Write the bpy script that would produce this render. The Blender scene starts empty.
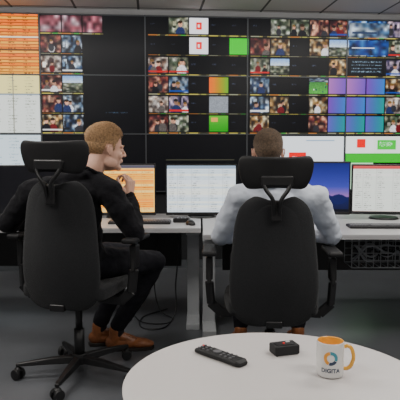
import bpy, bmesh, math, random
import numpy as np
from mathutils import Vector, Matrix
random.seed(7)
rng = np.random.default_rng(7)
V = Vector

# ------------------------------------------------------------------ materials
def mat(name, col, rough=0.5, metal=0.0, var=0.0, vscale=20.0, bump=0.0, bscale=200.0, spec=0.5, sheen=0.0, coat=0.0):
    m = bpy.data.materials.new(name); m.use_nodes = True
    nt = m.node_tree; b = nt.nodes['Principled BSDF']
    b.inputs['Base Color'].default_value = (*col, 1)
    b.inputs['Roughness'].default_value = rough
    b.inputs['Metallic'].default_value = metal
    b.inputs['Specular IOR Level'].default_value = spec
    b.inputs['Sheen Weight'].default_value = sheen
    b.inputs['Coat Weight'].default_value = coat
    tc = nt.nodes.new('ShaderNodeTexCoord')
    if var > 0:
        n = nt.nodes.new('ShaderNodeTexNoise'); n.inputs['Scale'].default_value = vscale
        n.inputs['Detail'].default_value = 5
        nt.links.new(tc.outputs['Object'], n.inputs['Vector'])
        r = nt.nodes.new('ShaderNodeValToRGB')
        r.color_ramp.elements[0].position = 0.3; r.color_ramp.elements[1].position = 0.7
        r.color_ramp.elements[0].color = (*[c*(1-var) for c in col], 1)
        r.color_ramp.elements[1].color = (*[min(1, c*(1+var)) for c in col], 1)
        nt.links.new(n.outputs['Fac'], r.inputs['Fac'])
        nt.links.new(r.outputs['Color'], b.inputs['Base Color'])
    if bump > 0:
        n2 = nt.nodes.new('ShaderNodeTexNoise'); n2.inputs['Scale'].default_value = bscale
        n2.inputs['Detail'].default_value = 3
        nt.links.new(tc.outputs['Object'], n2.inputs['Vector'])
        bp = nt.nodes.new('ShaderNodeBump'); bp.inputs['Strength'].default_value = bump
        bp.inputs['Distance'].default_value = 0.01
        nt.links.new(n2.outputs['Fac'], bp.inputs['Height'])
        nt.links.new(bp.outputs['Normal'], b.inputs['Normal'])
    return m

def emis(name, col, s):
    m = bpy.data.materials.new(name); m.use_nodes = True
    b = m.node_tree.nodes['Principled BSDF']
    b.inputs['Base Color'].default_value = (0, 0, 0, 1)
    b.inputs['Emission Color'].default_value = (*col, 1)
    b.inputs['Emission Strength'].default_value = s
    return m

def screen_mat(name, s):
    m = emis(name, (1, 1, 1), s)
    nt = m.node_tree; a = nt.nodes.new('ShaderNodeVertexColor'); a.layer_name = 'Col'
    b = nt.nodes['Principled BSDF']; b.inputs['Roughness'].default_value = 0.35
    b.inputs['Specular IOR Level'].default_value = 0.25
    b.inputs['Base Color'].default_value = (0.006, 0.006, 0.008, 1)
    nt.links.new(a.outputs['Color'], b.inputs['Emission Color'])
    return m

M = dict(
 fabric=mat('chair_fabric', (0.022, 0.023, 0.025), 0.95, var=0.3, vscale=300, bump=0.35, bscale=900, spec=0.15, sheen=0.10),
 plastic=mat('black_plastic', (0.009, 0.009, 0.010), 0.42, var=0.1, bump=0.05, bscale=400),
 rubber=mat('pad_black', (0.014, 0.014, 0.015), 0.6, var=0.1, bump=0.1, bscale=300, spec=0.3),
 chrome=mat('dark_metal', (0.10, 0.10, 0.11), 0.3, 1.0),
 desk=mat('desk_laminate', (0.46, 0.46, 0.47), 0.4, var=0.03, vscale=3),
 deskedge=mat('desk_edge', (0.36, 0.36, 0.37), 0.5, var=0.03),
 leg=mat('desk_leg_grey', (0.46, 0.48, 0.50), 0.4, 0.1, var=0.04),
 table=mat('table_white', (0.60, 0.575, 0.565), 0.33, var=0.025, vscale=2.5),
 tabedge=mat('table_edge', (0.30, 0.29, 0.285), 0.5, var=0.05),
 wallblk=mat('video_wall_black', (0.006, 0.007, 0.009), 0.6, var=0.1),
 bezel=mat('bezel', (0.010, 0.010, 0.011), 0.4, var=0.05),
 seam=mat('panel_seam', (0.10, 0.11, 0.12), 0.4, 0.3),
 sweater=mat('black_sweater', (0.007, 0.007, 0.009), 0.95, var=0.3, vscale=60, bump=0.5, bscale=35, spec=0.15, sheen=0.06),
 shirt=mat('white_shirt', (0.62, 0.67, 0.76), 0.85, var=0.05, vscale=12, bump=0.7, bscale=14, spec=0.25),
 trousers=mat('dark_trousers', (0.013, 0.013, 0.017), 0.9, var=0.2, vscale=40, bump=0.5, bscale=25, spec=0.2),
 skin=mat('skin', (0.70, 0.41, 0.30), 0.5, var=0.06, vscale=40, bump=0.03, bscale=250),
 lips=mat('lips', (0.50, 0.22, 0.18), 0.5, var=0.05),
 eyew=mat('eye_white', (0.75, 0.73, 0.70), 0.25),
 iris=mat('iris', (0.04, 0.06, 0.08), 0.2),
 blond=mat('hair_blond', (0.40, 0.235, 0.11), 0.6, var=0.5, vscale=110, bump=0.5, bscale=250),
 brown=mat('hair_brown', (0.115, 0.074, 0.045), 0.65, var=0.5, vscale=110, bump=0.5, bscale=250),
 leather=mat('brown_leather', (0.27, 0.095, 0.033), 0.35, var=0.3, vscale=30, bump=0.1, bscale=120),
 sole=mat('shoe_sole', (0.02, 0.015, 0.012), 0.7, var=0.1),
 sock=mat('sock', (0.02, 0.02, 0.025), 0.9, var=0.1),
 mugw=mat('mug_white', (0.74, 0.73, 0.71), 0.2, var=0.01, coat=0.3),
 mugy=mat('mug_orange', (0.85, 0.42, 0.05), 0.25, var=0.02, coat=0.3),
 orange=mat('logo_orange', (0.85, 0.35, 0.04), 0.3),
 teal=mat('logo_teal', (0.05, 0.28, 0.36), 0.3),
 navy=mat('logo_navy', (0.02, 0.04, 0.09), 0.3),
 keygrey=mat('button_grey', (0.10, 0.10, 0.11), 0.5, var=0.1),
 red=emis('red_led', (0.9, 0.04, 0.03), 0.8),
 label=mat('label_white', (0.7, 0.7, 0.7), 0.5, var=0.03),
 cable=mat('cable_black', (0.01, 0.01, 0.012), 0.5),
 cablew=mat('cable_grey', (0.4, 0.42, 0.45), 0.5),
 wall=mat('wall_paint', (0.40, 0.40, 0.405), 0.8, var=0.04, vscale=2),
)

def floor_mat():
    return mat('floor_vinyl', (0.098, 0.104, 0.114), 0.30, var=0.18, vscale=2.2, bump=0.03, bscale=60)
def ceil_mat():
    m = mat('ceiling_tiles', (0.42, 0.42, 0.41), 0.8)
    nt = m.node_tree; b = nt.nodes['Principled BSDF']
    tc = nt.nodes['Texture Coordinate']
    br = nt.nodes.new('ShaderNodeTexBrick'); br.offset = 0.0
    br.inputs['Color1'].default_value = (0.72, 0.71, 0.69, 1)
    br.inputs['Color2'].default_value = (0.64, 0.63, 0.61, 1)
    br.inputs['Mortar'].default_value = (0.10, 0.10, 0.10, 1)
    br.inputs['Scale'].default_value = 1.0
    br.inputs['Brick Width'].default_value = 0.6; br.inputs['Row Height'].default_value = 0.6
    br.inputs['Mortar Size'].default_value = 0.012
    nt.links.new(tc.outputs['Object'], br.inputs['Vector'])
    nt.links.new(br.outputs['Color'], b.inputs['Base Color'])
    return m

# ------------------------------------------------------------------ helpers
def empty(name, loc=(0, 0, 0), rz=0.0):
    e = bpy.data.objects.new(name, None); bpy.context.scene.collection.objects.link(e)
    e.location = loc; e.rotation_euler = (0, 0, rz); e.empty_display_size = 0.1
    return e

def fin(bm, name, m, parent=None, smooth=True, bevel=0, sub=0, loc=None, remesh=0, smi=0, solid=0):
    me = bpy.data.meshes.new(name); bm.normal_update(); bm.to_mesh(me); bm.free()
    o = bpy.data.objects.new(name, me); bpy.context.scene.collection.objects.link(o)
    me.materials.append(m)
    if smooth:
        for p in me.polygons: p.use_smooth = True
    if solid:
        s = o.modifiers.new('s', 'SOLIDIFY'); s.thickness = solid; s.offset = 0
    if remesh:
        r = o.modifiers.new('r', 'REMESH'); r.mode = 'VOXEL'; r.voxel_size = remesh; r.use_smooth_shade = True
    if smi:
        s = o.modifiers.new('sm', 'SMOOTH'); s.factor = 0.5; s.iterations = smi
    if bevel:
        b = o.modifiers.new('b', 'BEVEL'); b.width = bevel; b.segments = 3; b.limit_method = 'ANGLE'; b.angle_limit = 0.6
    if sub:
        s = o.modifiers.new('ss', 'SUBSURF'); s.levels = sub; s.render_levels = sub
    if parent: o.parent = parent
    if loc is not None: o.location = loc
    return o

def box(bm, c, d, rot=None):
    r = bmesh.ops.create_cube(bm, size=1)
    mt = Matrix.Translation(V(c)) @ (rot.to_4x4() if rot is not None else Matrix.Identity(4)) @ Matrix.Diagonal((*d, 1))
    bmesh.ops.transform(bm, matrix=mt, verts=r['verts'])
    return r['verts']

def ell(bm, c, r, rot=None, seg=20):
    q = bmesh.ops.create_uvsphere(bm, u_segments=seg, v_segments=seg//2+2, radius=1)
    if isinstance(r, (int, float)): r = (r, r, r)
    mt = Matrix.Translation(V(c)) @ (rot.to_4x4() if rot is not None else Matrix.Identity(4)) @ Matrix.Diagonal((*r, 1))
    bmesh.ops.transform(bm, matrix=mt, verts=q['verts'])

def cyl(bm, a, b, ra, rb=None, seg=20, cap=True):
    a = V(a); b = V(b); d = b-a
    if rb is None: rb = ra
    q = bmesh.ops.create_cone(bm, cap_ends=cap, segments=seg, radius1=ra, radius2=rb, depth=d.length)
    rot = d.to_track_quat('Z', 'Y').to_matrix().to_4x4()
    bmesh.ops.transform(bm, matrix=Matrix.Translation((a+b)/2) @ rot, verts=q['verts'])

def caps(bm, a, b, ra, rb=None, seg=16):
    if rb is None: rb = ra
    if (V(b)-V(a)).length > 1e-5: cyl(bm, a, b, ra, rb, seg)
    ell(bm, a, ra, seg=seg); ell(bm, b, rb, seg=seg)

def chain(bm, pts, rad, seg=16):
    for i in range(len(pts)-1): caps(bm, pts[i], pts[i+1], rad[i], rad[i+1], seg)

def tube(name, pts, r, m, parent=None, cyc=False):
    c = bpy.data.curves.new(name, 'CURVE'); c.dimensions = '3D'; c.bevel_depth = r; c.bevel_resolution = 3
    s = c.splines.new('BEZIER'); s.bezier_points.add(len(pts)-1); s.use_cyclic_u = cyc
    for p, q in zip(s.bezier_points, pts):
        p.co = q; p.handle_left_type = p.handle_right_type = 'AUTO'
    c.use_fill_caps = True
    c.materials.append(m)
    o = bpy.data.objects.new(name, c); bpy.context.scene.collection.objects.link(o)
    if parent: o.parent = parent
    return o

# ------------------------------------------------------------------ raster screens (colour per mesh cell)
class R:
    def __init__(s, x0, y0, w, h, sc, bg=(0.01, 0.01, 0.015)):
        s.x0, s.y0, s.w, s.h, s.sc = x0, y0, w, h, sc
        s.a = np.zeros((int(round(h*sc)), int(round(w*sc)), 3)); s.a[:] = bg
        yy, xx = np.mgrid[0:s.a.shape[0], 0:s.a.shape[1]]
        s.X = (xx+.5)/sc+x0; s.Y = (yy+.5)/sc+y0
    def sl(s, x, y, w, h):
        f = lambda v, o: int(round((v-o)*s.sc))
        return slice(max(0, f(y, s.y0)), max(0, f(y+h, s.y0))), slice(max(0, f(x, s.x0)), max(0, f(x+w, s.x0)))
    def rect(s, x, y, w, h, c): s.a[s.sl(x, y, w, h)] = c
    def ell(s, cx, cy, rx, ry, c, clip=None):
        sl = s.sl(*clip) if clip else (slice(None), slice(None))
        X = s.X[sl]; Y = s.Y[sl]; m = ((X-cx)/rx)**2+((Y-cy)/ry)**2 < 1
        s.a[sl][m] = c
    def grad(s, x, y, w, h, c0, c1, horiz=False):
        sl = s.sl(x, y, w, h); X = s.X[sl]; Y = s.Y[sl]
        t = ((X-x)/w if horiz else (Y-y)/h)[..., None].clip(0, 1)
        s.a[sl] = np.array(c0)*(1-t)+np.array(c1)*t
    def field(s, x, y, w, h, cols, n=(7, 9), mix=1.0):
        sl = s.sl(x, y, w, h); X = s.X[sl]; Y = s.Y[sl]
        g = np.array([[pick(cols) for _ in range(n[1])] for _ in range(n[0])], float)*rng.uniform(.35, 1.15, (n[0], n[1], 1))
        u = ((X-x)/w*(n[1]-1)).clip(0, n[1]-1.001); v = ((Y-y)/h*(n[0]-1)).clip(0, n[0]-1.001)
        i = u.astype(int); j = v.astype(int); fu = (u-i)[..., None]; fv = (v-j)[..., None]
        o = g[j, i]*(1-fu)*(1-fv)+g[j, i+1]*fu*(1-fv)+g[j+1, i]*(1-fu)*fv+g[j+1, i+1]*fu*fv
        s.a[sl] = (s.a[sl]*(1-mix)+o*mix).clip(0, 1)
    def blur(s, k=.14):
        for ax in (0, 1): s.a = s.a*(1-2*k)+k*np.roll(s.a, 1, ax)+k*np.roll(s.a, -1, ax)
    def noise(s, x, y, w, h, amt):
        sl = s.sl(x, y, w, h); s.a[sl] = (s.a[sl]*(1+rng.uniform(-amt, amt, s.a[sl].shape[:2])[..., None])).clip(0, 1)
    def text(s, x, y, w, h, c, dens=0.6):
        sl = s.sl(x, y, w, h); m = rng.random(s.a[sl].shape[:2]) < dens; s.a[sl][m] = c

def pick(l): return l[int(rng.integers(len(l)))]
PAL = [[(.75,.72,.7),(.45,.35,.3),(.2,.15,.15),(.85,.8,.75)], [(.15,.2,.3),(.4,.5,.6),(.8,.85,.9),(.1,.1,.12)],
       [(.5,.25,.22),(.25,.12,.14),(.8,.6,.5),(.15,.1,.12)], [(.3,.35,.28),(.6,.6,.5),(.15,.18,.14),(.8,.8,.75)],
       [(.55,.5,.6),(.2,.18,.3),(.85,.75,.8),(.1,.1,.15)], [(.7,.55,.35),(.3,.2,.12),(.9,.85,.7),(.12,.1,.1)]]
CL = [(.06,.06,.08),(.35,.08,.1),(.8,.8,.82),(.12,.16,.3),(.15,.15,.17),(.3,.28,.27)]
def thumb(r, x, y, w, h, kind):
    c = (x, y, w, h)
    if kind == 'ppl':
        p = pick(PAL); r.field(x, y, w, h, p)
        for k in range(int(rng.integers(1, 4))):
            r.rect(x+w*rng.uniform(0, .8), y+h*rng.uniform(0, .5), w*rng.uniform(.08, .2), h*rng.uniform(.15, .4), tuple(np.array(pick(p))*rng.uniform(.6, 1.2)))
        for k in range(int(rng.integers(1, 4))):
            cx = x+w*rng.uniform(.15, .85); hy = y+h*rng.uniform(.3, .52); s = h*rng.uniform(.09, .17); f = rng.uniform(.6, 1)
            r.ell(cx, hy+s*3.3, s*1.7, s*2.3, pick(CL), c); r.ell(cx, hy, s*.8, s*1.1, (.80*f, .60*f, .50*f), c)
            r.ell(cx-s*.1, hy-s*.75, s*.8, s*.55, pick([(.15,.1,.06),(.4,.3,.15),(.08,.08,.08)]), c)
        r.noise(x, y, w, h, .22)
        if rng.random() < .35: r.rect(x, y+h*.84, w, h*.1, pick([(.7,.1,.1),(.1,.25,.55),(.85,.85,.85)]))
    elif kind == 'sport':
        r.grad(x, y, w, h, (.2,.4,.2), (.3,.6,.25)); r.noise(x, y, w, h, .2)
        for k in range(9): r.ell(x+w*rng.random(), y+h*rng.random(), .5, 1.0, pick([(1,1,1),(.7,.1,.1),(.1,.1,.3)]), c)
        r.field(x, y, w, h*.25, PAL[1])
    elif kind == 'land':
        r.grad(x, y, w, h*.55, (.45,.6,.8), (.85,.88,.9)); r.field(x, y+h*.45, w, h*.55, PAL[3]); r.noise(x, y, w, h, .15)
    elif kind == 'pur': r.grad(x, y, w, h, (.42,.22,.62), (.18,.42,.68), True)
    elif kind == 'pink': r.grad(x, y, w, h, (.62,.38,.65), (.4,.27,.65), True)
    elif kind == 'teal': r.grad(x, y, w, h, (.35,.30,.65), (.06,.5,.48), True)
    elif kind == 'green': r.rect(x, y, w, h, (.06,.70,.08))
    elif kind == 'grn2': r.grad(x, y, w, h, (.30,.62,.15), (.06,.5,.06)); r.rect(x+w*.1, y+h*.1, w*.35, h*.3, (.8,.6,.3))
    elif kind == 'org': r.grad(x, y, w, h, (.9,.38,.06), (.35,.6,.12), True)
    elif kind == 'logo':
        r.rect(x, y, w, h, (.92,.92,.94)); r.rect(x+w*.36, y+h*.28, w*.3, h*.42, (.85,.06,.08)); r.rect(x+w*.46, y+h*.4, w*.08, h*.2, (.95,.95,.95))
    elif kind == 'grey': r.rect(x, y, w, h, (.5,.52,.55)); r.noise(x, y, w, h, .15)
    elif kind == 'blue':
        r.field(x, y, w, h, [(.08,.28,.62),(.30,.58,.88),(.7,.8,.9),(.08,.13,.3)]); r.text(x+w*.1, y+h*.6, w*.6, h*.1, (1,1,1), .6)
    elif kind == 'dark':
        r.rect(x, y, w, h, (.012,.015,.024))
        r.text(x+w*.12, y+h*.38, w*.22, h*.08, (.22,.26,.35), .5)

def bars(r, x, y, w):
    r.rect(x, y, w, .8, (.38,.36,.22)); r.text(x+1, y, w*.5, .9, (.8,.72,.4), .4)
    for k in range(5):
        r.rect(x+k*20.4, y, 9, .9, pick([(.75,.7,.35),(.6,.6,.5),(.7,.45,.2)])); r.rect(x+k*20.4+12, y, 5, .9, pick([(.25,.6,.25),(.2,.2,.15),(.6,.6,.3)]))

def raster_mesh(name, r, W, H, m, parent, origin, xdir=V((1,0,0)), zdir=V((0,0,1))):
    r.blur()
    ny, nx = r.a.shape[:2]
    xs = np.linspace(0, W, nx+1); zs = np.linspace(0, -H, ny+1)
    gx, gz = np.meshgrid(xs, zs)
    o = np.array(origin); co = o+gx[..., None]*np.array(xdir)+gz[..., None]*np.array(zdir)
    co = co.reshape(-1, 3)
    j, i = np.mgrid[0:ny, 0:nx]; a = (j*(nx+1)+i).ravel()
    faces = np.stack([a+nx+1, a+nx+2, a+1, a], 1)
    me = bpy.data.meshes.new(name); me.from_pydata(co.tolist(), [], faces.tolist())
    c = r.a.reshape(-1, 3)
    g = c.mean(1, keepdims=True); c = (g+(c-g)*1.12).clip(0, 1)
    lin = np.where(c <= .04045, c/12.92, ((c+.055)/1.055)**2.4)
    col = np.ones((len(c), 4)); col[:, :3] = lin
    at = me.color_attributes.new('Col', 'FLOAT_COLOR', 'CORNER')
    at.data.foreach_set('color', np.repeat(col, 4, axis=0).astype(np.float32).ravel())
    me.materials.append(m)
    ob = bpy.data.objects.new(name, me); bpy.context.scene.collection.objects.link(ob)
    if parent: ob.parent = parent
    return ob

# ------------------------------------------------------------------ ROOM
ROT = math.radians(5.0)
CZ = 2.56
YW = 5.86
def rp(x, y, z):
    q = Matrix.Rotation(ROT, 3, 'Z') @ V((x, y-YW, 0)); return (q.x, q.y+YW, z)
def room_box(name, c, d, m):
    bm = bmesh.new(); box(bm, (0, 0, 0), d); o = fin(bm, name, m, smooth=False)
    o.location = rp(*c); o.rotation_euler = (0, 0, ROT); return o
room_box('floor', (0, 2.2, -0.05), (9.2, 7.6, 0.1), floor_mat())
room_box('ceiling', (0, 2.2, CZ+0.05), (9.2, 7.6, 0.1), ceil_mat())
room_box('wall_back', (0, YW+0.09, CZ/2), (9.0, 0.1, CZ), M['wallblk'])
room_box('wall_left', (-4.55, 2.2, CZ/2), (0.1, 7.4, CZ), M['wall'])
room_box('wall_right', (4.55, 2.2, CZ/2), (0.1, 7.4, CZ), M['wall'])
room_box('wall_front', (0, -1.5, CZ/2), (9.0, 0.1, CZ), M['wall'])
room_box('baseboard_back', (0, YW+0.03, 0.04), (9.0, 0.02, 0.08), M['seam'])
room_box('trim_1', (0, YW+0.02, 2.532), (9.0, 0.06, 0.05), M['wall'])

# ------------------------------------------------------------------ VIDEO WALL
vw = empty('video_wall', (0, YW, 0), ROT)
r = R(-61, 16, 515, 177, 2.0)
SCR = screen_mat('video_wall_screen', 1.6)
def rows(px, kinds):
    for ri, row in enumerate(kinds):
        y = 17+ri*19.65
        for ci, k in enumerate(row):
            if k: thumb(r, px+1+ci*20.4, y, 19.4, 16.2, k)
        bars(r, px+1, y+17.2, 101)
for y in np.arange(16, 75, 3.0):
    r.rect(-61, y, 102, 2.4, pick([(.98,.50,.06),(.98,.56,.12),(.97,.65,.22),(.96,.45,.05)]))
    for x in range(-58, 40, 14): r.text(x, y+.7, 9*rng.uniform(.4, 1), 1, (.35,.2,.08), .55)
r.rect(-61, 38, 102, 1.5, (.95,.9,.8)); r.rect(-61, 50, 102, 1.5, (.4,.25,.1))
r.rect(-61, 76, 102, 57, (.86,.88,.86)); r.rect(-61, 76, 102, 18, (.93,.88,.60))
for y in np.arange(78, 133, 2.9):
    for x in range(-58, 40, 17): r.text(x, y, 11*rng.uniform(.4, 1), .8, (.45,.47,.42), .45)
r.rect(-61, 94, 102, 1.6, (.5,.55,.6)); r.rect(-20, 76, 1, 57, (.5,.5,.45)); r.rect(15, 76, 1, 57, (.5,.5,.45))
r.rect(-61, 135, 102, 57, (.80,.86,.89))
for y in np.arange(138, 190, 3.2):
    for x in range(-58, 40, 17): r.text(x, y, 11*rng.uniform(.4, 1), .9, (.5,.55,.58), .4)
rows(42, [['ppl','ppl','ppl'],['ppl','ppl',''],['ppl','ppl',''],['ppl','land',''],['ppl','ppl',''],['ppl','ppl','']])
r.rect(84, 35, 62, 99, (.010,.014,.024)); r.rect(104, 16, 42, 20, (.010,.014,.024))
r.text(105, 112, 22, 1.2, (.3,.4,.5), .4)
r.field(43, 17, 60, 16, [(.75,.45,.5),(.6,.3,.35),(.85,.75,.78),(.3,.15,.2)], (5, 16)); r.rect(63, 17, .8, 16, (.02,.02,.02)); r.rect(83, 17, .8, 16, (.02,.02,.02))
rows(147, [['dark','ppl','logo','dark','dark'],['dark','dark','logo','dark','green'],['ppl','ppl','dark','dark','dark'],
           ['ppl','ppl','dark','org','dark'],['ppl','ppl','dark','grey','dark'],['ppl','ppl','dark','grn2','dark']])
rows(250, [['dark','ppl','ppl','ppl','ppl'],['ppl','ppl','dark','ppl','land'],['ppl','land','dark','dark','ppl'],
           ['ppl','dark','dark','sport','pink'],['ppl','ppl','dark','ppl','pur'],['ppl','dark','dark','ppl','teal']])
rows(351, [['blue','blue','ppl','ppl','ppl'],['land','blue','ppl','ppl','dark'],['dark','dark','ppl','dark','ppl'],
           ['pink','pur','ppl','ppl','dark'],['pur','teal','ppl','dark','ppl'],['teal','teal','ppl','dark','dark']])
r.field(353, 19, 42, 15, [(.3,.45,.6),(.75,.8,.85),(.5,.55,.6),(.15,.2,.3)], (6, 12)); r.rect(356, 28, 26, 2, (.15,.2,.3))
r.field(353, 37, 42, 15, [(.08,.25,.55),(.2,.45,.7),(.1,.15,.35)], (5, 10)); r.rect(356, 44, 24, 1.2, (.9,.9,.95))
r.rect(353, 56, 40, 16, (.04,.05,.07))
for k in range(4): r.text(356, 58+k*3.4, 32, 1.3, (.5,.6,.68), .5)
r.rect(42, 135, 103, 58, (.008,.010,.018)); r.rect(147, 135, 103, 58, (.008,.010,.018)); r.rect(250, 135, 101, 58, (.008,.010,.018))
r.rect(283, 136, 67, 56, (.9,.92,.94)); r.rect(292, 153, 18, 12, (.85,.06,.08)); r.text(295, 157, 11, 4, (1,1,1), .4)
r.rect(310, 140, 30, .9, (.5,.6,.7)); r.rect(165, 160, 70, .8, (.25,.25,.2))
r.rect(352, 136, 30, 18, (.93,.94,.94)); r.rect(364, 139, 9, 9, (.85,.06,.08)); r.rect(352, 154, 30, 38, (.7,.85,.72)); r.rect(352, 154, 60, 10, (.12,.65,.15))
r.rect(382, 136, 60, 18, (.9,.93,.9)); r.rect(386, 140, 20, 10, (.15,.7,.2)); r.text(388, 142, 14, 5, (1,1,1), .3)
X0, Z0 = -2.556, 2.496
raster_mesh('screens', r, 5.045, 1.707, SCR, vw, (X0, -0.02, Z0))
bm = bmesh.new(); box(bm, (X0+5.045/2, 0.012, Z0-1.707/2), (5.06, 0.06, 1.72))
fin(bm, 'cabinet', M['bezel'], vw, smooth=False)
bm = bmesh.new()
for k in range(6): box(bm, (X0+k*1.009, -0.024, Z0-.8535), (0.012, 0.008, 1.72))
for k in range(4): box(bm, (X0+2.5225, -0.024, Z0-k*.569), (5.05, 0.006, 0.010))
fin(bm, 'panel_bezels', M['seam'], vw, smooth=False)

# ------------------------------------------------------------------ DESKS
TOP = 0.705
def desk(x0, x1, y0, y1, legs, name='control_desk'):
    e = empty(name, ((x0+x1)/2, (y0+y1)/2, 0)); cx, cy = (x0+x1)/2, (y0+y1)/2
    bm = bmesh.new(); box(bm, (0, 0, TOP-.0035), (x1-x0, y1-y0, .007)); fin(bm, 'desktop_laminate', M['desk'], e, smooth=False)
    bm = bmesh.new(); box(bm, (0, 0, TOP-.0195), (x1-x0, y1-y0, .025)); fin(bm, 'desktop_core', M['deskedge'], e, smooth=False, bevel=.003)
    bm = bmesh.new()
    for lx in legs:
        l = lx-cx
        box(bm, (l, -.06, .33), (.085, .16, .60)); box(bm, (l, -.06, .63), (.07, .14, .09))
        box(bm, (l, 0, TOP-.045), (.09, (y1-y0)*.8, .03))
        box(bm, (l, -.05, .022), (.09, .62, .044))
    fin(bm, 'legs', M['leg'], e, smooth=False, bevel=.006)
    bm = bmesh.new(); box(bm, (0, .18, TOP-.05), (x1-x0-.3, .05, .04)); fin(bm, 'crossbeam', M['bezel'], e, smooth=False, bevel=.004)
    bm = bmesh.new(); box(bm, (0, .30, TOP-.22), (x1-x0-.3, .018, .36)); fin(bm, 'modesty_panel', M['bezel'], e, smooth=False, bevel=.003)
    return e
desk(-2.35, 0.005, 3.80, 4.62, [-2.1, -0.048])
desk(0.02, 2.3, 3.52, 4.60, [0.062, 2.05])

# monitors
MS = screen_mat('monitor_screen', 1.6)
def monitor(x, y, rz, w, h, ras, zb=None, name='desk_monitor'):
    e = empty(name, (x, y, TOP), rz); zb = .018 if zb is None else zb
    bm = bmesh.new(); box(bm, (0, .018, zb+h/2), (w, .03, h)); fin(bm, 'housing', M['bezel'], e, smooth=False, bevel=.006)
    bm = bmesh.new(); box(bm, (0, .002, zb+.011), (w-.004, .006, .02)); fin(bm, 'lower_bezel', M['plastic'], e, smooth=False, bevel=.002)
    raster_mesh('screen', ras, w-.022, h-.036, MS, e, (-(w-.022)/2, .0015, zb+h-.012))
    bm = bmesh.new(); box(bm, (0, .055, zb+h*.25), (.06, .03, h*.5)); fin(bm, 'neck', M['plastic'], e, smooth=False, bevel=.005)
    bm = bmesh.new(); cyl(bm, (0, .05, .001), (0, .05, .014), .11, .10, 40); fin(bm, 'foot', M['plastic'], e, smooth=False, bevel=.003)
    return e
def ras_table(bg, stripes, hdr):
    q = R(0, 0, 70, 44, 2.4, bg)
    q.rect(0, 0, 70, 3, hdr)
    for y in np.arange(4, 44, 2.0):
        if stripes and rng.random() < .85: q.rect(1, y, 68, 1.5, pick(stripes))
        for x in (2, 12, 26, 44, 58): q.text(x, y+.4, rng.uniform(3, 9), .7, tuple(c*.55 for c in bg), .45)
    for x in (10.5, 24.5, 42.5, 56.5): q.rect(x, 3, .4, 41, tuple(c*.8 for c in bg))
    return q
def ras_wall():
    q = R(0, 0, 70, 44, 2.4, (.1,.1,.3))
    q.grad(0, 0, 70, 24, (.09,.12,.38), (.24,.26,.60)); q.grad(0, 22, 70, 11, (.26,.26,.60), (.62,.42,.62)); q.grad(0, 31, 70, 13, (.08,.11,.30), (.04,.06,.18))
    for k in range(14): q.ell(rng.uniform(0, 70), 33, rng.uniform(4, 9), rng.uniform(1, 5), (.07,.09,.28))
    q.rect(0, 42, 70, 2, (.02,.03,.06))
    for k in range(8): q.rect(3+k*4, 42.5, 1.4, 1, pick([(.8,.3,.2),(.2,.6,.9),(.9,.8,.3)]))
    return q
q = ras_table((.98,.78,.45), [(.98,.56,.08),(.98,.50,.05),(.97,.64,.2),(.97,.82,.5)], (.3,.3,.35))
monitor(-.60, 4.34, math.radians(4), .54, .39, q)
monitor(.010, 4.36, 0, .535, .385, ras_table((.88,.91,.93), [(.80,.86,.90),(.93,.94,.90)], (.55,.62,.7)))
monitor(.86, 4.30, math.radians(-3), .50, .395, ras_wall(), .03)
monitor(1.36, 4.26, math.radians(-6), .49, .37, ras_table((.90,.90,.88), [(.85,.88,.85)], (.75,.3,.3)), .035)
monitor(-1.34, 4.30, math.radians(8), .54, .38, R(0, 0, 70, 44, 1, (.02,.02,.03)))

def keyboard(x, y, rz, w=.43):
    e = empty('keyboard', (x, y, TOP), rz)
    bm = bmesh.new(); box(bm, (0, 0, .008), (w, .14, .016)); fin(bm, 'case', M['plastic'], e, smooth=False, bevel=.004)
    bm = bmesh.new()
    n = int(w/.0195)
    for j in range(5):
        for i in range(n):
            if j == 0 and 5 < i < 12: continue
            box(bm, ((i-(n-1)/2)*.0192, -.05+j*.0215, .019), (.0165, .018, .007))
    box(bm, (-.02, -.05, .019), (.11, .018, .007))
    fin(bm, 'keys', M['keygrey'], e, smooth=False)
def mouse(x, y, rz):
    e = empty('computer_mouse', (x, y, TOP), rz)
    bm = bmesh.new(); ell(bm, (0, 0, .004), (.031, .055, .032), seg=28)
    for v in bm.verts: v.co.z = max(v.co.z, 0)
    fin(bm, 'shell', M['plastic'], e)
    bm = bmesh.new(); cyl(bm, (-.004, .03, .030), (.004, .03, .030), .008); fin(bm, 'wheel', M['keygrey'], e)
keyboard(-.42, 4.05, 0.0); mouse(-.065, 3.97, 0.3)
keyboard(.43, 3.76, 0.0); keyboard(1.20, 3.84, -.03); mouse(.78, 3.72, -.2)
e = empty('control_panel', (-.13, 4.12, TOP))
bm = bmesh.new(); box(bm, (0, 0, .015), (.12, .10, .03)); fin(bm, 'body', M['plastic'], e, smooth=False, bevel=.005)
bm = bmesh.new()
for i in range(4):
    for j in range(3): box(bm, (-.041+i*.0275, -.03+j*.03, .033), (.02, .02, .008))
fin(bm, 'buttons', M['keygrey'], e, smooth=False, bevel=.002)

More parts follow.
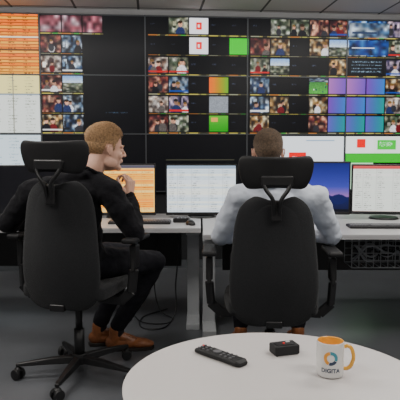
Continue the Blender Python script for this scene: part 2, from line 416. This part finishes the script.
# cable tray under the right desk, with cables
e = empty('cable_tray', (1.36, 4.0, .42))
bm = bmesh.new()
for z in (0, .05, .10, .15):
    cyl(bm, (-.33, -.1, z), (.6, -.1, z), .003, seg=8); cyl(bm, (-.33, .1, z), (.6, .1, z), .003, seg=8)
for i in range(20):
    x = -.33+i*.049
    cyl(bm, (x, -.1, 0), (x, -.1, .23), .0025, seg=6); cyl(bm, (x, .1, 0), (x, .1, .23), .0025, seg=6); cyl(bm, (x, -.1, 0), (x, .1, 0), .0025, seg=6)
fin(bm, 'wire_basket', M['leg'], e)
for k in range(13):
    ph = rng.uniform(0, 6)
    tube('cable', [(-.3+i*.11, rng.uniform(-.09, .03), .03+.12*abs(math.sin(i*1.3+ph))) for i in range(9)], .006, M['cablew'] if k % 3 else M['cable'], e)
e = empty('power_cable', (0, 0, 0))
tube('cable_a', [(-.14, 4.0, .62), (-.17, 4.05, .3), (-.2, 3.95, .03), (-.33, 3.85, .007), (-.42, 4.1, .007), (-.25, 4.35, .007)], .005, M['cable'], e)
tube('cable_b', [(-.30, 4.4, .66), (-.34, 4.3, .35), (-.30, 4.2, .05), (-.2, 4.05, .007), (-.35, 3.98, .007), (-.5, 4.2, .007)], .004, M['cable'], e)

# ------------------------------------------------------------------ OFFICE CHAIR
def office_chair(x, y, rz, dz=0.0, base_rot=0.3, wk=1.0):
    e = empty('office_chair', (x, y, 0), rz)
    bm = bmesh.new(); wb = bmesh.new()
    cyl(bm, (0, 0, .07), (0, 0, .125), .045, .038, 24)
    for k in range(5):
        a = base_rot+k*2*math.pi/5; d = V((math.cos(a), math.sin(a), 0)); n = V((-d.y, d.x, 0))
        pr = [(0.03, .026, .075, .115), (.16, .022, .075, .108), (.30, .016, .072, .092), (.335, .012, .072, .088)]
        prev = None
        for (rr, hw, z0, z1) in pr:
            ring = [bm.verts.new(d*rr+n*hw*s+V((0, 0, z))) for s, z in ((-1, z0), (1, z0), (.75, z1), (-.75, z1))]
            if prev:
                for i in range(4): bm.faces.new((prev[i], prev[(i+1) % 4], ring[(i+1) % 4], ring[i]))
            else: bm.faces.new(ring[::-1])
            prev = ring
        bm.faces.new(prev)
        c = d*.325; ax = V((math.cos(a+.9), math.sin(a+.9), 0))
        for s in (-1, 1): cyl(wb, c+ax*(s*.010)+V((0, 0, .030)), c+ax*(s*.028)+V((0, 0, .030)), .030, .028, 24)
        cyl(wb, c+V((0, 0, .03)), c+V((0, 0, .085)), .009, seg=12)
        ell(wb, c+V((0, 0, .05)), (.022, .022, .018))
    bmesh.ops.recalc_face_normals(bm, faces=bm.faces[:])
    fin(bm, 'star_base', M['plastic'], e, smooth=False, bevel=.005)
    fin(wb, 'castors', M['plastic'], e, smooth=True, bevel=.003)
    S = .465+dz
    bm = bmesh.new(); cyl(bm, (0, 0, .11), (0, 0, .26), .028); cyl(bm, (0, 0, .25), (0, 0, S-.09), .019)
    fin(bm, 'gas_lift', M['plastic'], e)
    bm = bmesh.new(); box(bm, (0, -.02, S-.095), (.15, .26, .05)); box(bm, (0, -.17, S-.10), (.08, .16, .035))
    caps(bm, (.05, .06, S-.09), (.24, .06, S-.10), .007)
    fin(bm, 'tilt_mechanism', M['plastic'], e, smooth=False, bevel=.008)
    bm = bmesh.new(); N = 12
    g = {}
    for sgn, zz in ((0, 0), (1, 1)):
        for i in range(N+1):
            for j in range(N+1):
                u = i/N*2-1; v = j/N*2-1
                k = 1-.10*(u*u*v*v); px = u*.245*k; py = v*.235*k+.02
                if zz: z = S-.008*(1-(u*u+v*v)/2)+.012*max(0, abs(u)-.6)-(.05*max(0, v-.6)**1.5)
                else: z = S-.07
                g[zz, i, j] = bm.verts.new((px, py, z))
    for i in range(N):
        for j in range(N):
            bm.faces.new((g[1, i, j], g[1, i+1, j], g[1, i+1, j+1], g[1, i, j+1]))
            bm.faces.new((g[0, i, j], g[0, i, j+1], g[0, i+1, j+1], g[0, i+1, j]))
    for i in range(N):
        bm.faces.new((g[0, i, 0], g[0, i+1, 0], g[1, i+1, 0], g[1, i, 0])); bm.faces.new((g[1, i, N], g[1, i+1, N], g[0, i+1, N], g[0, i, N]))
        bm.faces.new((g[1, 0, i], g[1, 0, i+1], g[0, 0, i+1], g[0, 0, i])); bm.faces.new((g[0, N, i], g[0, N, i+1], g[1, N, i+1], g[1, N, i]))
    fin(bm, 'seat_cushion', M['fabric'], e, bevel=.02, sub=1)
    prof = [(.355, .10), (.368, .15), (.40, .188), (.46, .205), (.54, .210), (.62, .206), (.70, .199), (.78, .192), (.86, .183), (.92, .168), (.955, .145), (.975, .11), (.982, .08)]
    def back(off, scale, nm, mm, th, z0=0):
        bm = bmesh.new(); rowsv = []
        for z, hw in prof:
            yb = -.215-.02*math.cos((z-.62)*7)-.10*max(0, z-.75)**1.3*2
            row = []
            for i in range(13):
                s = i/6-1
                row.append(bm.verts.new((s*hw*scale*wk, yb+off+.055*abs(s)**2.2, (z-.66)*scale+.66+dz+z0)))
            rowsv.append(row)
        for a, b in zip(rowsv, rowsv[1:]):
            for i in range(12): bm.faces.new((a[i], a[i+1], b[i+1], b[i]))
        fin(bm, nm, mm, e, solid=th, sub=2)
    back(0, 1.0, 'backrest_cushion', M['fabric'], .05)
    back(-.022, .93, 'backrest_cover', M['fabric'], .016)
    top = .94+dz
    for s in (-1, 1):
        tube('bracket_arm', [(s*.012, -.285, top-.03), (s*.02, -.31, top+.05), (s*.055, -.305, top+.105), (s*.07, -.285, top+.16)], .010, M['plastic'], e)
    bm = bmesh.new(); box(bm, (0, -.285, top-.005), (.05, .02, .10)); box(bm, (0, -.30, top+.14), (.15, .02, .05))
    fin(bm, 'bracket_plate', M['plastic'], e, smooth=False, bevel=.008)
    bm = bmesh.new(); rws = []
    for z, hw in [(1.035, .125), (1.045, .15), (1.075, .166), (1.11, .176), (1.145, .181), (1.17, .176), (1.182, .155)]:
        row = []
        for i in range(13):
            s = i/6-1
            row.append(bm.verts.new((s*hw, -.275+.06*abs(s)**2-.10*(z-1.11), z+dz+.012)))
        rws.append(row)
    for a, b in zip(rws, rws[1:]):
        for i in range(12): bm.faces.new((a[i], a[i+1], b[i+1], b[i]))
    fin(bm, 'headrest', M['rubber'], e, solid=.045, sub=2)
    for s in (-1, 1):
        bm = bmesh.new()
        box(bm, (s*.325, .02, .690+dz), (.075, .25, .026)); fin(bm, 'arm_pad', M['rubber'], e, smooth=False, bevel=.011)
        bm = bmesh.new()
        P = [(s*.13, -.02, S-.095), (s*.26, -.03, S-.10), (s*.315, -.03, S-.05), (s*.325, -.02, S+.06), (s*.325, 0, .665+dz)]
        for i in range(len(P)-1):
            a, b = V(P[i]), V(P[i+1]); d = (b-a); L = d.length
            box(bm, (a+b)/2, (.022, .05, L+.012), d.to_track_quat('Z', 'Y').to_matrix())
        box(bm, (s*.325, -.005, .60+dz), (.036, .062, .12))
        fin(bm, 'arm_bracket', M['plastic'], e, smooth=False, bevel=.006)
    return e
office_chair(-.655, 3.08, math.radians(-14), .075, base_rot=math.radians(60))
office_chair(.375, 3.05, math.radians(-2), 0.0, base_rot=math.radians(90), wk=1.06)

# ------------------------------------------------------------------ PEOPLE
def frame(f, up=V((0, 0, 1))):
    f = V(f).normalized(); rt = f.cross(up).normalized(); u = rt.cross(f).normalized()
    return Matrix((rt, f, u)).transposed()

def head(parent, c, fr, hairm, quiff, neck_to):
    T = Matrix.Translation(V(c)) @ fr.to_4x4()
    inv = T.inverted(); nk = inv @ V(neck_to)
    bm = bmesh.new()
    ell(bm, (0, -.012, .035), (.074, .094, .085), seg=32)
    ell(bm, (0, .026, -.03), (.061, .064, .085), seg=28)
    ell(bm, (0, .040, -.080), (.045, .044, .032)); ell(bm, (0, .078, -.096), (.022, .017, .017))
    for s in (-1, 1):
        ell(bm, (s*.036, .058, -.028), (.024, .026, .024)); ell(bm, (s*.050, .012, -.064), (.015, .038, .030))
        ell(bm, (s*.076, -.006, -.002), (.007, .017, .029), Matrix.Rotation(s*-.35, 3, 'Z') @ Matrix.Rotation(.2, 3, 'X'))
        ell(bm, (s*.010, .101, -.030), (.008, .009, .007))
        ell(bm, (s*.030, .074, .000), (.016, .013, .013))
        caps(bm, (s*.012, .088, .019), (s*.045, .074, .019), .009, .007)
    chain(bm, [(0, .085, .014), (0, .099, -.008), (0, .111, -.027)], [.008, .009, .0100])
    ell(bm, (0, .088, -.058), (.024, .010, .014))
    chain(bm, [(0, -.025, -.03), (nk.x, nk.y, nk.z)], [.054, .052], 24)
    ell(bm, (0, .012, -.095), (.03, .035, .02))
    bmesh.ops.transform(bm, matrix=T, verts=bm.verts)
    fin(bm, 'head_skin', M['skin'], parent, remesh=.0030, smi=6)
    def part(nm, m, f):
        bm = bmesh.new(); f(bm); bmesh.ops.transform(bm, matrix=T, verts=bm.verts); return fin(bm, nm, m, parent)
    def lp(bm):
        for y, z, w, r in ((.0945, -.0545, .017, .0034), (.0945, -.0615, .015, .0042)):
            chain(bm, [(-w, y-.006, z-.0005), (0, y, z), (w, y-.006, z-.0005)], [.0018, r, .0018], 12)
    part('lips', M['lips'], lp)
    for s in (-1, 1):
        part('eye', M['eyew'], lambda bm: ell(bm, (s*.030, .0775, .0005), (.0105, .0098, .0052)))
        part('iris', M['iris'], lambda bm: ell(bm, (s*.0305, .0860, .0005), (.0046, .0025, .0046)))
        part('eyelid', M['skin'], lambda bm: chain(bm, [(s*.019, .0845, .002), (s*.030, .0865, .0062), (s*.042, .0790, .002)], [.0018, .0026, .0018], 10))
        part('eyebrow', hairm, lambda bm: chain(bm, [(s*.014, .0955, .021), (s*.030, .0900, .0255), (s*.047, .0765, .022)], [.0022, .0026, .0015], 10))
        part('ear_rim', M['skin'], lambda bm: chain(bm, [(s*.0795, .008, .006), (s*.082, .006, .018), (s*.084, -.004, .025), (s*.0855, -.016, .022), (s*.086, -.023, .012), (s*.085, -.022, -.002), (s*.082, -.015, -.015), (s*.078, -.006, -.025)], [.0026, .0026, .0028, .003, .003, .003, .003, .0038], 10))
    C = V((0, -.012, .035)); Rr = V((.074, .094, .085))
    def sm(a, b, t): t = min(1, max(0, (t-a)/(b-a))); return t*t*(3-2*t)
    def hairline(x, y):
        front = .074 if abs(x) < .045 else .060
        h = -.054+(.034+.054)*sm(-.045, -.022, y)
        if y > .006: h = .034-.036*(sm(.006, .012, y)-sm(.024, .030, y))
        if y > .030: h = .034+(front-.034)*sm(.030, .052, y)
        return h
    bm = bmesh.new(); bmesh.ops.create_icosphere(bm, subdivisions=6, radius=1)
    for v in list(bm.verts):
        n = v.co.normalized(); topf = max(0, n.z); fr_ = max(0, n.y)*topf
        k = 1.014+.065*sm(-.05, .85, n.z)+quiff*(.05*topf*topf+.15*fr_)
        w = .009*math.sin(n.x*21+n.y*7)*math.sin(n.y*14+2)*topf
        v.co = V((n.x*Rr.x*(k+w), n.y*Rr.y*(k+w), n.z*Rr.z*(k+w)))+C
    for v in bm.verts:
        if v.co.z < 0: v.co.x *= 1-.9*max(0, -v.co.z)
    bmesh.ops.delete(bm, geom=[v for v in bm.verts if v.co.z < hairline(v.co.x, v.co.y)+rng.uniform(-.0015, .0015)], context='VERTS')
    surf = [(v.co.copy(), V(((v.co-C).x/Rr.x**2, (v.co-C).y/Rr.y**2, (v.co-C).z/Rr.z**2)).normalized()) for v in bm.verts]
    bmesh.ops.transform(bm, matrix=T, verts=bm.verts)
    fin(bm, 'hair_cap', hairm, parent, solid=.004)
    bm = bmesh.new()
    idx = rng.choice(len(surf), min(5500, len(surf)), replace=False)
    for ii in idx:
        p, n = surf[ii]
        tp = sm(.015, .105, p.z)
        comb = V((.25*p.x/.07, -.9, .15 if p.y > .03 else 0))*tp+V((0, -.45, -1))*(1-tp)
        comb += V(rng.normal(0, .16, 3).tolist())
        t = (comb-n*comb.dot(n)).normalized(); b = n.cross(t)
        L = (.006+(.016+.010*quiff)*tp)*rng.uniform(.7, 1.2)
        if p.z < -.01: L = .004
        w = .0008+.0004*tp
        lift = .08+(.26+.2*quiff)*tp
        p0 = p-n*.001; p1 = p0+t*L*.5+n*(L*.5*lift+.0012); p2 = p0+t*L+n*L*lift*.45
        vs = []
        for pp, ww in ((p0, w), (p1, w)):
            vs.append([bm.verts.new(T @ (pp+b*ww)), bm.verts.new(T @ (pp+n*ww)), bm.verts.new(T @ (pp-b*ww))])
        tip = bm.verts.new(T @ p2)
        for i in range(2): bm.faces.new((vs[0][i], vs[0][i+1], vs[1][i+1], vs[1][i])); bm.faces.new((vs[1][i], vs[1][i+1], tip))
    fin(bm, 'hair_strands', hairm, parent)

def hand(parent, wrist, d, back, side, curl, name='hand'):
    d = V(d).normalized(); b = V(back); b = (b-d*b.dot(d)).normalized(); x = d.cross(b)
    T = Matrix.Translation(V(wrist)) @ Matrix((x, d, b)).transposed().to_4x4()
    bm = bmesh.new()
    caps(bm, (0, -.05, 0), (0, .012, 0), .026, .024)
    for i in range(4):
        caps(bm, ((i-1.5)*.010, .012, 0), ((i-1.5)*.0195, .082, .001), .0155, .0105)
    ell(bm, (side*.024, .035, -.009), (.015, .030, .014))
    Ls = [(.042, .025, .020), (.046, .029, .022), (.043, .027, .021), (.034, .021, .018)]
    for i in range(4):
        bx = side*(1.5-i)*.0200; p = V((bx, .084-.004*abs(i-1.2), 0)); a = 0
        for j, L in enumerate(Ls[i]):
            a += curl*(.75, 1.1, .8)[j]+.04*i
            q = p+V((side*(1.5-i)*.0015, math.cos(a)*L, -math.sin(a)*L))
            caps(bm, p, q, (.0088, .0082, .0075)[j], (.0082, .0075, .0062)[j], 12); p = q
    p = V((side*.028, .022, -.008))
    for L, dd, r0, r1 in ((.036, (side*.72, .65, -.30), .013, .0105), (.030, (side*.35, .85, -.35), .0105, .0095), (.024, (side*.05, .95, -.35), .0095, .0075)):
        q = p+V(dd).normalized()*L; caps(bm, p, q, r0, r1, 12); p = q
    bmesh.ops.transform(bm, matrix=T, verts=bm.verts)
    fin(bm, name, M['skin'], parent, remesh=.0026, smi=3)

def shoe(parent, ankle, d):
    d = V(d); d.z = 0; d.normalize(); rt = V((d.y, -d.x, 0)); a = V((ankle[0], ankle[1], 0))
    fr = Matrix((rt, d, V((0, 0, 1)))).transposed().to_4x4(); T = Matrix.Translation(a) @ fr
    bm = bmesh.new()
    ell(bm, (0, -.035, .050), (.036, .045, .042)); ell(bm, (0, .13, .040), (.046, .070, .030)); ell(bm, (0, .175, .034), (.038, .045, .022))
    caps(bm, (0, -.03, .05), (0, .12, .042), .037, .034); caps(bm, (0, -.02, .06), (0, -.015, .125), .038, .040)
    caps(bm, (0, 0, .09), (0, .09, .055), .035, .028)
    for v in bm.verts: v.co.z = max(v.co.z, .016)
    bmesh.ops.transform(bm, matrix=T, verts=bm.verts); fin(bm, 'shoe_upper', M['leather'], parent, remesh=.005, smi=4)
    bm = bmesh.new()
    out = [(-.036, -.04), (-.03, -.068), (0, -.080), (.03, -.068), (.036, -.04), (.034, .03), (.046, .11), (.045, .165), (.028, .205), (0, .220), (-.028, .205), (-.045, .165), (-.046, .11), (-.034, .03)]
    lo = [bm.verts.new((x, y, .001)) for x, y in out]; hi = [bm.verts.new((x, y, .022)) for x, y in out]
    bm.faces.new(lo[::-1]); bm.faces.new(hi)
    for i in range(len(out)): j = (i+1) % len(out); bm.faces.new((lo[i], lo[j], hi[j], hi[i]))
    bmesh.ops.transform(bm, matrix=T, verts=bm.verts); fin(bm, 'shoe_sole', M['sole'], parent, smooth=False, bevel=.003)
    bm = bmesh.new()
    for k in range(4):
        y = .045+k*.02; z = .096-k*.0085
        caps(bm, (-.018, y, z), (.018, y+.005, z), .0025)
    bmesh.ops.transform(bm, matrix=T, verts=bm.verts); fin(bm, 'laces', M['sole'], parent)

def man(pos, top, bottom, hairm, quiff, J, hf, tf, hands, collar=False, shoed=(1, 0, 0)):
    e = empty('seated_man', pos)
    holder = e
    before = set(bpy.data.objects)
    TF = frame(tf)
    LS, RS, NB = V(J['ls']), V(J['rs']), V(J['nb'])
    pel = (V(J['lh'])+V(J['rh']))/2; mid = (LS+RS)/2
    def at(p, r_, f_, u_): return V(p)+TF @ V((r_, f_, u_))
    bm = bmesh.new()
    ell(bm, at(mid, 0, .0, -.12), (.175, .112, .18), TF, 28)
    ell(bm, mid.lerp(pel, .62), (.155, .115, .17), TF, 28)
    ell(bm, pel+V((0, 0, .04)), (.172, .125, .11), TF, 28)
    caps(bm, LS, RS, .062, .062, 20); ell(bm, LS, .071); ell(bm, RS, .071)
    for s, S in ((-1, LS), (1, RS)):
        chain(bm, [NB+V((0, 0, .012)), NB.lerp(S, .5)+V((0, 0, .004)), S], [.054, .057, .062])
    for p in 'lr':
        chain(bm, [J[p+'s'], V(J[p+'s']).lerp(V(J[p+'e']), .5), J[p+'e'], V(J[p+'e']).lerp(V(J[p+'w']), .45), J[p+'w']], [.070, .063, .052, .048, .035])
    ell(bm, NB+V((0, 0, .02)), (.066, .066, .035))
    o = fin(bm, 'upper_garment', M[top], None, remesh=.0085, smi=7)
    tx = bpy.data.textures.new('folds', 'CLOUDS'); tx.noise_scale = .07; tx.noise_depth = 2
    dm = o.modifiers.new('d', 'DISPLACE'); dm.texture = tx; dm.strength = .024; dm.mid_level = .45; dm.texture_coords = 'GLOBAL'
    bm = bmesh.new()
    ell(bm, pel+V((0, 0, .0)), (.170, .125, .095), TF, 24)
    for p in 'lr':
        chain(bm, [J[p+'h'], V(J[p+'h']).lerp(V(J[p+'k']), .5), J[p+'k'], V(J[p+'k']).lerp(V(J[p+'a']), .4), V(J[p+'a'])+V((0, 0, .06))], [.092, .082, .062, .058, .050], 20)
    o = fin(bm, 'trousers', M[bottom], None, remesh=.009, smi=6)
    dm = o.modifiers.new('d', 'DISPLACE'); dm.texture = tx; dm.strength = .016; dm.mid_level = .5; dm.texture_coords = 'GLOBAL'
    HF = frame(hf[0], V(hf[1]))
    head(None, J['hc'], HF, hairm, quiff, NB+V((0, 0, .0)))
    if collar:
        bm = bmesh.new(); n = 28; ax = (V(J['hc'])-NB).normalized()
        R0 = ax.to_track_quat('Z', 'Y').to_matrix(); vs = []
        for zz, rr in ((.012, .074), (.036, .070), (.060, .066), (.058, .074), (.030, .082), (.014, .088)):
            vs.append([bm.verts.new(NB+R0 @ V((math.cos(t*2*math.pi/n)*rr, math.sin(t*2*math.pi/n)*rr, zz))) for t in range(n)])
        for a, b in zip(vs, vs[1:]):
            for i in range(n): bm.faces.new((a[i], a[(i+1) % n], b[(i+1) % n], b[i]))
        fin(bm, 'collar', M[top], None, solid=.003)
    else:
        bm = bmesh.new(); n = 28; ax = (V(J['hc'])-NB).normalized(); R0 = ax.to_track_quat('Z', 'Y').to_matrix()
        vs = []
        for i in range(n):
            c = NB+R0 @ V((math.cos(i*2*math.pi/n)*.062, math.sin(i*2*math.pi/n)*.062, .036)); vs.append(c)
        for i in range(n): caps(bm, vs[i], vs[(i+1) % n], .008, seg=8)
        fin(bm, 'neckband', M[top], None)
    for p, (dd, bk, side, curl) in hands.items():
        hand(None, J[p+'w'], dd, bk, side, curl)
        w = V(J[p+'w']); ed = (w-V(J[p+'e'])).normalized()
        bm = bmesh.new(); cyl(bm, w-ed*.03, w+ed*.012, .037, .033, 24); fin(bm, 'cuff', M[top], None, bevel=.004)
    for p in 'lr':
        shoe(None, J[p+'a'], shoed)
        bm = bmesh.new(); a = V(J[p+'a']); caps(bm, (a.x, a.y, .10), (a.x, a.y, .17), .036, .038); fin(bm, 'sock', M['sock'], None)
    for o in set(bpy.data.objects)-before:
        o.parent = holder; o.location = -V(pos)
    return e

# left man, black sweater, looking to the right, chin on hand
man((-.66, 3.05, 0), 'sweater', 'trousers', M['blond'], 1.0,
    dict(ls=(-.895, 3.10, 1.000), rs=(-.475, 3.02, 1.010), nb=(-.58, 3.07, 1.080), hc=(-.500, 3.10, 1.228),
         le=(-1.04, 3.13, .825), lw=(-.955, 3.36, .815), re=(-.335, 3.00, .795), rw=(-.385, 3.155, .970),
         lh=(-.74, 3.09, .625), rh=(-.58, 3.05, .625), lk=(-.43, 3.50, .60), rk=(-.265, 3.40, .565),
         la=(-.62, 3.56, .10), ra=(-.50, 3.47, .10)),
    ((.86, .50, -.06), (0.12, 0, 1)), (.25, .97, 0),
    dict(l=((.25, 1, -.1), (0, 0, 1), 1, .35), r=((.08, .10, 1), (.9, -.5, 0), -1, .95)), shoed=(1, .12, 0))
# right man, white shirt, seen from behind
man((.40, 3.05, 0), 'shirt', 'trousers', M['brown'], 0.15,
    dict(ls=(.210, 3.04, .975), rs=(.605, 3.04, .970), nb=(.385, 3.05, 1.045), hc=(.358, 3.09, 1.205),
         le=(.110, 3.16, .755), lw=(.235, 3.42, .742), re=(.725, 3.16, .755), rw=(.62, 3.42, .742),
         lh=(.31, 3.04, .565), rh=(.49, 3.04, .565), lk=(.24, 3.46, .575), rk=(.60, 3.46, .575),
         la=(.25, 3.50, .10), ra=(.60, 3.50, .10)),
    ((-.03, 1, -.05), (0, 0, 1)), (0, 1, 0),
    dict(l=((.15, 1, -.03), (0, 0, 1), 1, .22), r=((-.15, 1, -.03), (0, 0, 1), -1, .22)), collar=True, shoed=(0, 1, 0))

# ------------------------------------------------------------------ ROUND TABLE
TZ = .67; TC = (.19, 1.385)
e = empty('round_table', (TC[0], TC[1], 0))
bm = bmesh.new(); cyl(bm, (0, 0, TZ-.004), (0, 0, TZ), .378, .378, 128); fin(bm, 'tabletop_surface', M['table'], e, smooth=False)
bm = bmesh.new(); cyl(bm, (0, 0, TZ-.024), (0, 0, TZ-.004), .370, .378, 128); fin(bm, 'tabletop_edge', M['tabedge'], e, smooth=False)
bm = bmesh.new(); cyl(bm, (0, 0, .02), (0, 0, TZ-.024), .035, .035, 32); cyl(bm, (0, 0, .0), (0, 0, .018), .22, .21, 64); cyl(bm, (0, 0, TZ-.034), (0, 0, TZ-.024), .12, .12, 32)
fin(bm, 'pedestal', M['chrome'], e, smooth=False, bevel=.003)

# mug
MX, MY = .329, 1.43
e = empty('coffee_mug', (MX, MY, TZ)); RA = .034; HH = .090
def lathe(name, prof, m, n=64):
    bm = bmesh.new(); rings = [[bm.verts.new((rr*math.cos(i*2*math.pi/n), rr*math.sin(i*2*math.pi/n), z)) for i in range(n)] for rr, z in prof]
    for a, b in zip(rings, rings[1:]):
        for i in range(n): bm.faces.new((a[i], a[(i+1) % n], b[(i+1) % n], b[i]))
    bmesh.ops.recalc_face_normals(bm, faces=bm.faces[:])
    return fin(bm, name, m, e)
lathe('mug_body', [(.0005, .001), (.028, .001), (.0325, .003), (RA, .008), (RA, .04), (RA, HH-.003), (RA-.0006, HH-.001), (RA-.0015, HH)], M['mugw'])
lathe('mug_inside', [(RA-.0015, HH), (RA-.0028, HH-.001), (RA-.0032, HH-.004), (RA-.0032, .01), (RA-.007, .006), (.0005, .006)], M['mugy'])
hd = V((.985, -.10, 0)).normalized()
tube('mug_handle', [hd*(RA-.002)+V((0, 0, .074)), hd*(RA+.012)+V((0, 0, .076)), hd*(RA+.0225)+V((0, 0, .058)), hd*(RA+.0215)+V((0, 0, .036)), hd*(RA+.011)+V((0, 0, .020)), hd*(RA-.002)+V((0, 0, .018))], .0048, M['mugy'], e)
A0 = math.atan2(-MY, -MX)+.05
def cylp(u, z, off=.0005):
    a = A0+u/RA; return ((RA+off)*math.cos(a), (RA+off)*math.sin(a), z)
for nm, a0, a1 in (('logo_orange', 100, 250), ('logo_navy', 255, 330), ('logo_teal', -25, 95)):
    bm = bmesh.new(); prev = None
    for k in range(25):
        t = math.radians(a0+(a1-a0)*k/24)
        p = [bm.verts.new(cylp(rr*math.cos(t), .054+rr*math.sin(t))) for rr in (.0095, .0175)]
        if prev: bm.faces.new((prev[0], prev[1], p[1], p[0]))
        prev = p
    fin(bm, nm, M['orange' if 'orange' in nm else 'navy' if 'navy' in nm else 'teal'], e)
tc = bpy.data.curves.new('t', 'FONT'); tc.body = 'DIGITA'; tc.size = .0145; tc.align_x = 'CENTER'; tc.offset = .0004
to = bpy.data.objects.new('t', tc); bpy.context.scene.collection.objects.link(to)
bpy.context.view_layer.update()
me = bpy.data.meshes.new_from_object(to.evaluated_get(bpy.context.evaluated_depsgraph_get()))
bpy.data.objects.remove(to)
for v in me.vertices: v.co = cylp(v.co.x, .018+v.co.y)
me.materials.clear(); me.materials.append(M['navy'])
o = bpy.data.objects.new('lettering', me); bpy.context.scene.collection.objects.link(o); o.parent = e

# remote control
a, b = V((-.002, 1.600, TZ)), V((.112, 1.486, TZ)); ang = math.atan2((b-a).y, (b-a).x)
e = empty('remote_control', ((a+b)/2), ang)
bm = bmesh.new(); L = .168
secs = [(-L/2, .016, .010), (-L/2+.006, .0215, .014), (-.03, .0225, .017), (.02, .021, .016), (L/2-.01, .0225, .016), (L/2, .017, .011)]
prev = None
for x, hw, h in secs:
    ring = [bm.verts.new((x, y, z)) for y, z in ((-hw*.8, .001), (-hw, .006), (-hw, h*.75), (-hw*.8, h), (hw*.8, h), (hw, h*.75), (hw, .006), (hw*.8, .001))]
    if prev:
        for i in range(8): bm.faces.new((prev[i], prev[(i+1) % 8], ring[(i+1) % 8], ring[i]))
    else: bm.faces.new(ring[::-1])
    prev = ring
bm.faces.new(prev); bmesh.ops.recalc_face_normals(bm, faces=bm.faces[:])
fin(bm, 'shell', M['rubber'], e, smooth=False, bevel=.0025)
bm = bmesh.new()
for i in range(8):
    for j in range(3):
        if i in (3, 4): continue
        cyl(bm, (-.068+i*.0165, -.0125+j*.0125, .014), (-.068+i*.0165, -.0125+j*.0125, .0185), .0042, .0038, 14)
cyl(bm, (-.01, 0, .014), (-.01, 0, .0188), .0125, .012, 24)
fin(bm, 'buttons', M['keygrey'], e, smooth=False)
bm = bmesh.new(); cyl(bm, (-.076, .012, .013), (-.076, .012, .0170), .003, seg=14); fin(bm, 'power_button', M['red'], e)

# small black box (wireless button unit)
e = empty('call_button_box', (.236, 1.585, TZ), math.radians(18))
bm = bmesh.new(); box(bm, (0, 0, .0145), (.074, .046, .027)); fin(bm, 'case', M['rubber'], e, smooth=False, bevel=.004)
bm = bmesh.new()
for sx in (-1, 1):
    for sy in (-1, 1): cyl(bm, (sx*.03, sy*.017, 0), (sx*.03, sy*.017, .002), .004, seg=10)
fin(bm, 'feet', M['cable'], e)
bm = bmesh.new(); box(bm, (-.003, -.004, .0288), (.05, .025, .0015)); fin(bm, 'recess', M['plastic'], e, smooth=False)
bm = bmesh.new(); box(bm, (.012, .004, .0305), (.012, .006, .003)); fin(bm, 'label', M['label'], e, smooth=False, bevel=.001)
bm = bmesh.new(); cyl(bm, (-.004, -.004, .029), (-.004, -.004, .0325), .003, seg=16); fin(bm, 'led_button', M['red'], e)

# ------------------------------------------------------------------ LIGHTS : ceiling panels, plus added uplights that lift the ceiling
panel_em = emis('light_panel', (1.0, .96, .90), 1.5)
def ceiling_or_added_light(x, y, w, d, power, col=(1, .95, .89), z=CZ, up=False):
    e = empty('ceiling_or_added_light', (x, y, z), ROT if up else 0)
    bm = bmesh.new(); box(bm, (0, 0, -.02), (w+.04, d+.04, .04)); fin(bm, 'frame', M['label'], e, smooth=False)
    bm = bmesh.new(); box(bm, (0, 0, .002 if up else -.043), (w, d, .004)); fin(bm, 'diffuser', panel_em, e, smooth=False)
    l = bpy.data.lights.new('lamp', 'AREA'); l.shape = 'RECTANGLE'; l.size = w; l.size_y = d; l.energy = power; l.color = col
    o = bpy.data.objects.new('lamp', l); bpy.context.scene.collection.objects.link(o); o.parent = e; o.location = (0, 0, .015 if up else -.06)
    if up:  # invented hanging uplight, its lamp tilted at the ceiling
        o.rotation_euler = (math.radians(180-35), 0, 0)
        bm = bmesh.new()
        for s in (-1, 1): cyl(bm, (s*w*.4, 0, 0), (s*w*.4, 0, CZ-z), .003, seg=8)
        fin(bm, 'added_uplight_wires', M['leg'], e)
for x in (-1.5, 1.5):
    ceiling_or_added_light(x, .6, 1.2, .5, 36)
    ceiling_or_added_light(x, 2.6, 1.2, .5, 34)
    ceiling_or_added_light(x*1.2, 4.4, 1.2, .3, 12)
for x in (-1.6, 1.6):  # added out-of-view uplights, only to brighten the ceiling above the video wall
    p = rp(x, 3.6, 0); ceiling_or_added_light(p[0], p[1], 2.6, .10, 30, (1, .97, .93), 2.38, True)

w = bpy.data.worlds.new('world'); bpy.context.scene.world = w; w.use_nodes = True
w.node_tree.nodes['Background'].inputs[0].default_value = (.5, .55, .62, 1)
w.node_tree.nodes['Background'].inputs[1].default_value = 0.25

# ------------------------------------------------------------------ CAMERA
cd = bpy.data.cameras.new('camera'); cd.sensor_width = 36; cd.sensor_fit = 'HORIZONTAL'; cd.lens = 583/400*36
cam = bpy.data.objects.new('camera', cd); bpy.context.scene.collection.objects.link(cam)
cam.location = (0, 0, 1.25); cam.rotation_euler = (math.radians(90-5.39), 0, 0)
bpy.context.scene.camera = cam
